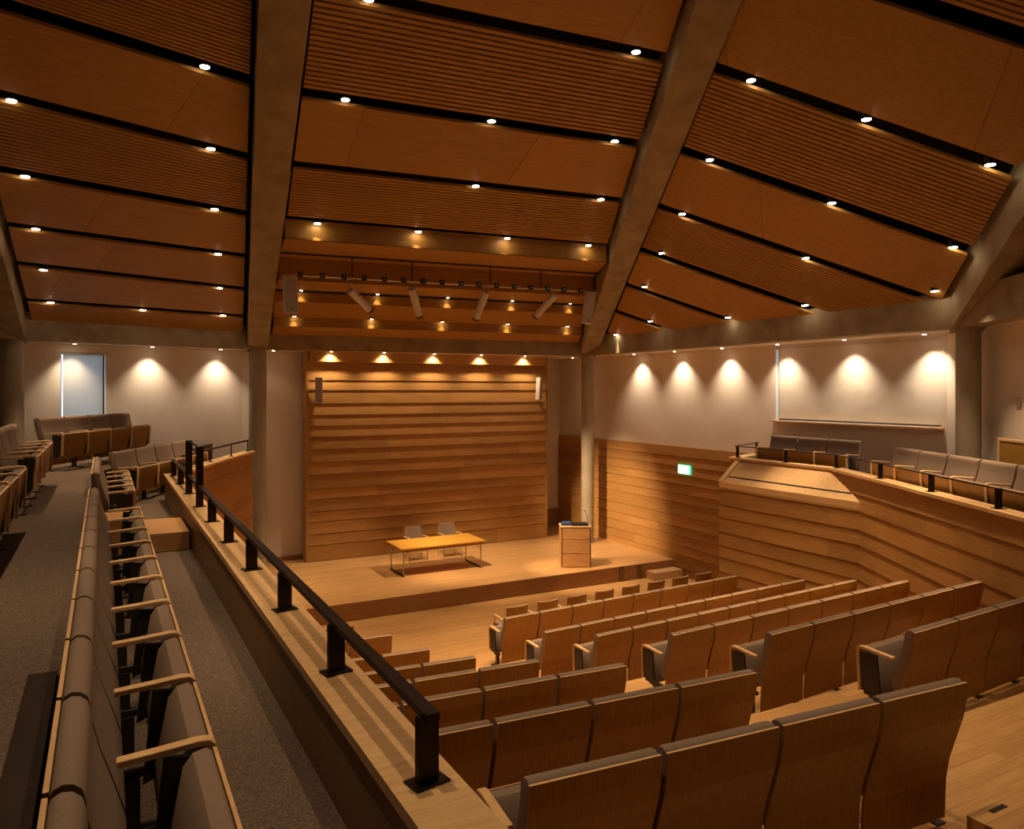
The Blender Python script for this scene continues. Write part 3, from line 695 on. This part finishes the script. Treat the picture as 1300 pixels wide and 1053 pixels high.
LB = [(0, -250+6, 319.7, -60), (0, 6.3-130, 319.7, 22), (0, 6.3, 319.7, 104.5), (0, 121, 317.6, 200.6), (0, 217, 313, 272.5), (0, 285, 312.6, 326), (10, 334, 311, 367.7), (27, 381.5, 311, 402.4), (27, 423, 311, 434)]
LB = LB[2:]; LB = [(0, -118, 319.7, 12-20)] + LB
bay(PLl, C0, C1, [(0, -330, 320, -170)] + LB, ['p', 's', 'p', 's', 'p', 'p', 'p', 'p'], 'left bay of slatted and plain oak ceiling panels')
MBS = [(482, -215, 800, -150), (482, 0, 800, 65.2), (393.4, 120.8, 800, 182.3), (377.5, 209.7, 790, 255.2), (367.5, 279, 771.7, 313.6)]
bay(PLm, C1, C2, MBS, ['p', 's', 'p', 's'], 'middle bay of slatted and plain oak ceiling panels')
RS = [(1050, -240, 1300, -152), (1145, 0, 1300, 50), (914, 88.9, 1300, 223.3), (866, 192.3, 1251, 325.8), (838.9, 263.4, 1210, 391), (816, 319, 1064, 405.6), (795.6, 362.3, 952.8, 417), (781, 395.5, 866.2, 426), (768, 423, 795.6, 432), (755, 450, 775, 457)]
bay(PLr, C2, C3, RS, ['s', 'p', 's', 'p', 's', 'p', 'p', 'p', 'p'], 'right bay of slatted and plain oak ceiling panels')
# far-right bay: slats parallel to the ring
def offs(pl, a, b, ts):
    res = []
    for t in ts: res.append((V2(a, RT).lerp(APEX, t), V2(b, RT).lerp(APEX, t)))
    return res
root = empty('ceiling'); structure(root, 'far right bay of slatted oak ceiling', 'ceiling')
inside = (C3+C4)/2*.6 + APEX*.4; hps = [halfplane(C3, APEX, inside, GAP), halfplane(C4, APEX, inside, GAP)]
for k in range(7):
    t0, t1 = .03+.08*k, .03+.08*(k+1)-.008
    A = offs(PL4, C3, C4, (t0, t1)); mb = MB()
    for j in range(16 if k % 2 == 0 else 1):
        u0, u1 = (j/16, (j+.66)/16) if k % 2 == 0 else (0, 1)
        poly = [A[0][0].lerp(A[1][0], u0), A[0][1].lerp(A[1][1], u0), A[0][1].lerp(A[1][1], u1), A[0][0].lerp(A[1][0], u1)]
        poly = [(p.x, p.y) for p in poly]
        for P, N in hps: poly = clip(poly, P, N)
        if len(poly) > 2: mb.prism(poly, lambda p: zpl(PL4, *p), lambda p: zpl(PL4, *p)+.05, tone=.5)
    mb.obj('slatted_panel' if k % 2 == 0 else 'veneer_panel', 'slat', root)
# ---- stepped ceiling over the stage
eB = (V2(C2, 0)-V2(C1, 0)).normalized(); eN = Vector((-eB.y, eB.x, 0)); eN = eN if eN.y > 0 else -eN      # towards the stage
sP = atV(570, 296.5, *PLm); n0 = sP.dot(eN); nbm = V2(C1, 0).dot(eN)-.21
def at_n(px, py, nn_): return atV(px, py, eN*nn_, eN)
x_ = 580
r1 = n0+.15; hb1 = at_n(x_, 319, r1).z; 
r = W((x_-CX)/F, 1, (HY-341)/F)-Vector((0, 0, EYE))
def n_at_z(py, z): rr_ = W((x_-CX)/F, 1, (HY-py)/F)-Vector((0, 0, EYE)); s_ = (z-EYE)/rr_.z; return (rr_*s_).dot(eN)
r2 = n_at_z(341, hb1); hb2 = at_n(x_, 367, r2).z
r3 = n_at_z(379, hb2); hb3 = at_n(x_, 392, r3).z
r4 = min(nbm-.9, n_at_z(410, hb3)); ht4 = at_n(x_, 410, r4).z; hb4 = at_n(x_, 421, r4).z
zend = at_n(x_, 431, nbm).z
prof = [(r1, sP.z+.06), (r1, hb1), (r2, hb1), (r2, hb2), (r3, hb2), (r3, hb3), (r4, ht4), (r4, hb4), (nbm, zend)]
inside = (C1+C2)/2*.6 + APEX*.4
hA, hB = halfplane(C1, APEX, inside, GAP-.03), halfplane(C2, APEX, inside, GAP-.03)
def ends(n_):
    res = []
    for (P, N) in (hA, hB):
        o = eN*n_; t = ((P-o).dot(N))/eB.dot(N); res.append(o+eB*t)
    return res
root = empty('ceiling'); structure(root, 'stepped oak ceiling above the stage', 'ceiling')
for k in range(len(prof)-1):
    (na, za), (nb_, zb_) = prof[k], prof[k+1]
    a0, a1 = ends(na); b0, b1 = ends(nb_)
    mb = MB()
    f = [V2(a0, za), V2(b0, zb_), V2(b1, zb_), V2(a1, za)]
    up = Vector((0, 0, .02)) if abs(na-nb_) > .05 else eN*.02
    g = [v+up for v in f]
    mb.face(f, 0, .5); mb.face(g[::-1], 0, .5)
    for i in range(4): j = (i+1) % 4; mb.face([f[j], f[i], g[i], g[j]], 0, .5)
    bmesh.ops.recalc_face_normals(mb.bm, faces=mb.bm.faces)
    ang = math.atan2(eB.y, eB.x); me = mb.mesh('p'); me.transform(Matrix.Rotation(-ang, 4, 'Z'))
    link('riser_panel' if abs(na-nb_) < .05 else 'soffit_panel', me, 'veneer', root, (0, 0, 0), ang)
# ------------------------------------------------------------------ ceiling lights
WARM = (1.0, .72, .42)
def spot(parent, energy, size, blend=.6, color=WARM, rad=.03, aim=None, name='lamp_light', loc=None):
    ld = bpy.data.lights.new(name, 'SPOT'); ld.energy = energy; ld.spot_size = math.radians(size); ld.spot_blend = blend; ld.color = color; ld.shadow_soft_size = rad
    lo = bpy.data.objects.new(name, ld); C.objects.link(lo); lo.parent = parent
    if loc is not None: lo.location = loc
    if aim is not None: lo.rotation_euler = Vector(aim).to_track_quat('-Z', 'Y').to_euler()
    return lo
mb = MB(); mb.cyl((0, 0, -.012), (0, 0, .09), .070, 20); hs_me = mb.mesh('housing', True); hs_me.materials.append(M['dark'])
mb = MB(); mb.cyl((0, 0, -.022), (0, 0, -.013), .060, 20); ln_me = mb.mesh('lens', True); ln_me.materials.append(M['lens'])
mb = MB(); mb.cyl((0, 0, -.010), (0, 0, -.001), .065, 20); hw_me = mb.mesh('rim', True); hw_me.materials.append(M['white'])
mb = MB(); mb.cyl((0, 0, -.014), (0, 0, -.0105), .033, 20); l2_me = mb.mesh('lens', True); l2_me.materials.append(M['lens'])
WASH = (1.0, .80, .57)
def downlight(p, label, group, energy, size=54, N=None, small=False, aim=(0, 0, -1), blend=.8, color=WARM):
    r = empty('ceiling_light', p)
    tag(r, label, 'ceiling light', group)
    if N is not None: r.rotation_euler = Vector(N).to_track_quat('Z', 'Y').to_euler()
    link('rim' if small else 'housing', hw_me if small else hs_me, None, r); link('lens', l2_me if small else ln_me, None, r)
    l = spot(r, energy, size, blend, color, aim=None, loc=(0, 0, -.035))
    q = r.rotation_euler.to_quaternion().inverted() @ Vector(aim)
    l.rotation_euler = q.to_track_quat('-Z', 'Y').to_euler()
    return r
E_BIG = 520
lights = {
 'left': (PLl, [[(260, 83.5)], [(14.5, 126.5), (267.5, 188)], [(32, 223), (272.5, 265)], [(45.5, 290), (277, 322)], [(55, 342), (279, 365)], [(64, 383.5), (181.5, 393), (283, 400)]]),
 'middle': (PLm, [[(468, -2), (807.5, 65)], [(438.5, 125.5), (624, 153), (780.5, 178.5)], [(604, 235.5), (763, 252.5)]]),
 'right': (PLr, [[(953.5, 101), (1100, 150.5), (1257, 208)], [(901, 202), (1056, 257), (1210, 313)], [(866, 271), (1023, 327), (1177, 385)], [(838, 326), (1019, 392.5)], [(817, 368), (922, 407)], [(824, 411)], [(781, 427.5)]]),
}
for bayn, (pl, rows) in lights.items():
    for i, row in enumerate(rows):
        for j, (px, py) in enumerate(row):
            p = atV(px, py, *pl)
            if bayn == 'right' and (i > 2 or (i == 2 and j == 2)):
                u_ = V2(APEX-p, 0).normalized(); p = p + u_*(.4 if i == 2 else .18); p.z = zpl(pl, p.x, p.y)
            downlight(p, 'round downlight in the %s ceiling bay, %s black strip down, %s from the left' % (bayn, ordw(i), ordw(j)), 'downlights in the %s ceiling bay' % bayn, E_BIG*(.55 if bayn == 'left' else .2 if (bayn == 'right' and (i > 4 or (i == 2 and j == 2))) else .85 if (bayn == 'right' and i <= 2) else .45 if (bayn == 'right' and i > 2) else 1.25), 30 if (bayn == 'right' and (i > 2 or (i == 2 and j == 2))) else 54)
# extra lit rows of the same ceiling above and behind the viewpoint
XLP = []
for (ln, hp, pl) in XL:
    for t in [i/24 for i in range(25)]:
        q = ln[0].lerp(ln[1], t); ok = all((V2(q, 0)-V2(P, 0)).dot(N) > .45 for P, N in hp[:2])
        r_ = Vector((q.x, q.y, 0)); a_, d_ = CT*r_.x-ST*r_.y, ST*r_.x+CT*r_.y
        if not ok or q.z > APEX.z-.8 or (d_ > .1 and abs(a_/d_) < .69 and (q.z-EYE)/d_ < .53): continue
        if any((q-u).length < 2.1 for u in XLP) or len(XLP) > 26: continue
        XLP.append(q)
        downlight(q, 'round downlight in a black ceiling strip high above the balcony', 'downlights outside the view', E_BIG*.95)
for j, (px, py) in enumerate(((403, 282), (531, 292.5), (644, 301), (747, 310))):
    p = atV(px, py+1, *PLm)
    downlight(p, 'round downlight in the lowest black strip of the middle bay, %s from the left' % ordw(j), 'downlights in the lowest middle strip', 130, 66, blend=1)
def on_soff(px, py, n_, z): q = at_n(px, py, n_); return Vector((q.x, q.y, z))
for j, (px, py) in enumerate(((382, 378), (479.4, 381), (568.5, 384), (650.4, 388), (724, 391))):
    downlight(on_soff(px, py, r3-.09, hb2-.001), 'small downlight before the upper stage ceiling step, %s from the left' % ordw(j), 'small lights before the upper ceiling step', 15, 80, small=True, aim=(0, 0, -1))
for j, (px, py) in enumerate(((374, 404.6), (472, 409), (561.7, 410), (644.6, 414), (720.8, 418))):
    q = on_soff(px, py, r4-.09, ht4); downlight(Vector((q.x, q.y, ht4+.012)), 'small downlight before the lower stage ceiling step, %s from the left' % ordw(j), 'small lights before the lower ceiling step', 15, 80, small=True)
# wall washers
ZS = RB+.011
for j, px in enumerate((420.5, 488, 551.5, 611, 666.6)):
    p = atV(px, 450, Vector((0, 20.60, 0)), Vector((0, 1, 0)))
    downlight(Vector((p.x, p.y, ZS)), 'small soffit light above the boarded stage wall, %s from the left' % ordw(j), 'soffit lights above the stage wall', 88, 115, small=True, aim=(0, .2, -1), blend=1, color=(1, .76, .47))
for j, Y in enumerate((17.8, 16.0, 14.2, 12.4, 10.6, 8.83)):
    downlight(Vector((13.76, Y+.17, ZS)), 'small soffit light washing the right wall, %s from the back' % ordw(j), 'soffit lights along the right wall', 118, 96, small=True, aim=(.10, 0, -1), blend=1, color=WASH)
nL = Vector((-dL.y, dL.x, 0)); nL = nL if nL.y < 0 else -nL         # into the room
for j, px in enumerate((90, 188, 274)):
    p = atV(px, 450, kL, nL) + nL*.30
    downlight(Vector((p.x, p.y, ZS)), 'small soffit light washing the left wall, %s from the left' % ordw(j), 'soffit lights along the left wall', 92, 92, small=True, aim=(-nL.x*.1, -nL.y*.1, -1), blend=1, color=WASH)
for px, lab, e in ((347, 'small soffit light beside the left column', 8), (727, 'small soffit light beside the column behind the lectern', 8)):
    p = atV(px, 450, Vector((0, 20.9, 0)), Vector((0, 1, 0)))
    downlight(Vector((p.x, p.y, ZS)), lab, None, e, 100, small=True)
p = C3 + nR*.25 + rr*1.6
downlight(Vector((p.x, p.y, ZS-.012)), 'small soffit light right of the right column', None, 10, 80, small=True)
# ------------------------------------------------------------------ lighting bar over the stage
zb_ = EYE+2.45
nbar = n_at_z(361, zb_)
bl_, br_ = at_n(357, 351, nbar), at_n(758, 372, nbar); bl_.z = br_.z = zb_
root = empty('lighting_bar', bl_, math.atan2(eB.y, eB.x)); tag(root, 'horizontal steel lighting bar hanging above the stage', 'lighting bar')
Lb = (br_-bl_).length
mb = MB(); mb.cyl((0, 0, 0), (Lb, 0, 0), .026, 10); mb.obj('tube', 'chrome', root)
def bx_(px): q = at_n(px, 360, nbar); return (V2(q, 0)-V2(bl_, 0)).length
for px in (447, 523, 622.6, 686.6):
    mb = MB(); mb.cyl((bx_(px), 0, .02), (bx_(px), 0, hb1-zb_-.0), .014, 8); mb.obj('hanger', 'dark', root)
for px in (381, 409, 436.5, 462, 487.7, 512, 537, 561, 585, 607.4, 630, 652, 673.4, 694.5, 715, 736):
    x = bx_(px); mb = MB(); mb.box(x-.05, x+.05, -.06, .05, -.04, .07); mb.cyl((x, -.061, .015), (x, -.066, .015), .025, 10, 1); mb.obj('socket', ['dark', 'chrome'], root)
mb = MB(); mb.box(-.1, Lb+.1, .0, .02, hb1-zb_-.035, hb1-zb_); mb.obj('shadow_gap', 'dark', root)  # black strip standing in for the shadow gap along the ceiling step
BM = Matrix.Translation(bl_) @ Matrix.Rotation(math.atan2(eB.y, eB.x), 4, 'Z')
def profile_spot(px0, py0, px1, py1, label, fwd=.25):
    q = at_n(px0, py0, nbar-.02); e = at_n(px1, py1, nbar+fwd)
    L = .74; d = (e-q).normalized()
    r = empty('stage_spotlight', q); tag(r, label, 'spotlight', 'profile spotlights on the bar')
    mb = MB(); mb.cyl((0, 0, 0), d*.32, .085, 16, r2=.095); mb.cyl(d*.32, d*(L-.04), .080, 16, r2=.082); mb.obj('body', 'white', r, smooth=True)
    mb = MB(); mb.cyl(d*(L-.04), d*(L), .088, 16); mb.obj('hood', 'dark', r, smooth=True)
    t = BM.inverted() @ q; top = BM @ Vector((t.x, 0, -.03)) - q
    s_ = Vector((d.y, -d.x, 0)).normalized()*.1
    mb = MB()
    for sg in (-1, 1): mb.cyl(d*.22+s_*sg, top+s_*sg*.6, .010, 6)
    mb.cyl(top+s_*.6, top-s_*.6, .010, 6); mb.obj('yoke', 'grille', r)
    return r, d, q
ps = [profile_spot(444, 369, 465, 389, 'white spotlight on the bar tilted to the right, leftmost'),
      profile_spot(523, 367, 530, 393, 'white spotlight on the bar pointing almost straight down'),
      profile_spot(617, 371, 608, 395, 'white spotlight on the bar tilted slightly to the left'),
      profile_spot(704, 375, 687, 394, 'white spotlight on the bar tilted strongly left, rightmost')]
def line_speaker(q, e, w, dpt, label, parent_n=None, ang=None, group='tall white column loudspeakers'):
    r = empty('column_loudspeaker', q, ang if ang is not None else math.atan2(eB.y, eB.x)); tag(r, label, 'loudspeaker', group)
    L = (e-q).length; tilt = math.atan2((e-q).dot(eB), -(e-q).z)
    m = Matrix.Rotation(-tilt, 4, 'Y')
    mb = MB(); mb.box(-w/2, w/2, 0, dpt, -L, 0, mat=m); mb.obj('cabinet', 'white', r, bevel=.006)
    mb = MB(); mb.box(-w/2+.015, w/2-.015, -.008, 0, -L+.02, -.02, mat=m); mb.obj('grille', 'grille', r)
    mb = MB(); mb.box(-.04, .04, -.012, -.008, -L+.09, -L+.105, mat=m); mb.obj('badge', 'bracket', r)
    mb = MB(); mb.box(-.02, .02, dpt, dpt+.08, -L*.5-.03, -L*.5+.03, mat=m); mb.box(-.02, .02, dpt*.3, dpt*.6, -.0, .05, mat=m); mb.obj('bracket', 'chrome', r)
    return r
line_speaker(at_n(368, 351, nbar-.12), at_n(370, 398, nbar-.12), .29, .10, 'tall white loudspeaker at the left end of the lighting bar')
line_speaker(at_n(751, 371, nbar-.12), at_n(745, 411, nbar-.12), .24, .10, 'tall white loudspeaker at the right end of the lighting bar')
yw = Vector((0, 20.62, 0)); yn = Vector((0, 1, 0))
line_speaker(atV(404.8, 479, yw, yn), atV(404.8, 512.6, yw, yn), .20, .14, 'white loudspeaker high on the left of the boarded stage wall', ang=-.25)
line_speaker(atV(687.5, 480, yw, yn), atV(685, 508, yw, yn), .17, .14, 'white loudspeaker high on the right of the boarded stage wall', ang=.5)
# ------------------------------------------------------------------ windows
def window(name, label, o, ang, w, z0, z1, face_y=1, blind_label='', gap=.03, sill=True, gl=.05, gr=.05, bm_='blind'):
    """local x along the wall, +y outwards"""
    r = empty(name, o, ang); structure(r, label, 'window')
    mb = MB(); t = .04
    mb.box(0, w, .10, .14, z0, z0+t); mb.box(0, w, .10, .14, z1-t, z1); mb.box(0, t, .10, .14, z0, z1); mb.box(w-t, w, .10, .14, z0, z1)
    mb.obj('frame', 'bracket', r)
    mb = MB(); mb.box(t, w-t, .115, .125, z0+t, z1-t); mb.obj('pane', 'glass', r)
    if sill:
        mb = MB(); mb.box(-.06, w+.06, -.12, .02, z0-.045, z0-.005); mb.obj('sill', 'edge', r, bevel=.004)
    b = empty('roller_blind', o, ang); tag(b, blind_label, 'blind')
    mb = MB(); mb.box(gl, w-gr, .035, .042, z0+gap, z1-.04); mb.obj('cloth', bm_, b)
    mb = MB(); mb.box(-.0, w, .015, .075, z1-.06, z1-.005); mb.obj('cassette', 'white', b)
    mb = MB(); mb.box(gl, w-gr, .028, .050, z0+gap-.02, z0+gap+.0); mb.obj('bottom_bar', 'white', b)
    return r
window('window_1', 'wide window covered by a blind above the right balcony', (XR, wy1, 0), -PI/2, wy1-wy0, wz0, wz1, blind_label='wide pale roller blind over the right balcony window', gap=.055, gl=.07, gr=.02)
angL = math.atan2(dL.y, dL.x); pW = kL + dL*s_w1
window('window_2', 'narrow window covered by a blind on the left wall', (pW.x, pW.y, 0), math.atan2(-dL.y, -dL.x), s_w1-s_w0, z0w, z1w, blind_label='narrow pale roller blind over the left window', gap=.02, sill=False, gl=.055, gr=.05, bm_='blind2')
# ------------------------------------------------------------------ light of the place
# stage profile lamps: beams of the hanging spotlights towards lectern and table
def aimed(origin, target, energy, size, blend, color=WARM, parent=None):
    lo = spot(None, energy, size, blend, color, .06, aim=Vector(target)-Vector(origin)); lo.location = origin; return lo
r_, d_, q_ = ps[0]; aimed(q_+d_*.80, (13.2, 18.9, 1.5), 4700, 30, 1.0)
r_, d_, q_ = ps[1]; aimed(q_+d_*.80, (9.0, 18.4, .5), 1600, 48, .9)
r_, d_, q_ = ps[2]; aimed(q_+d_*.80, (10.9, 16.9, .9), 1700, 26, .9)
r_, d_, q_ = ps[3]; aimed(q_+d_*.80, (5.8, 18.6, .6), 1000, 44, .9)
w = bpy.data.worlds.new('daylight'); bpy.context.scene.world = w; w.use_nodes = True
bg = w.node_tree.nodes['Background']; bg.inputs['Color'].default_value = (.58, .80, 1.0, 1); bg.inputs['Strength'].default_value = 1.8
# ------------------------------------------------------------------ camera
cam = bpy.data.cameras.new('camera'); cam.sensor_width = 36; cam.lens = 36*F/1300.0
cam.shift_y = (HY-526.5)/1300.0; cam.clip_start = .05
co = bpy.data.objects.new('camera', cam); C.objects.link(co); co.location = (0, 0, EYE); co.rotation_euler = (PI/2, 0, -TH)
sc = bpy.context.scene; sc.camera = co
sc.view_settings.view_transform = 'Standard'; sc.view_settings.look = 'None'; sc.view_settings.gamma = 1; sc.view_settings.use_curve_mapping = False
sc.view_settings.exposure = 0.6
sc.cycles.max_bounces = 6; sc.cycles.diffuse_bounces = 4; sc.cycles.use_denoising = True
sc.cycles.sample_clamp_indirect = 4
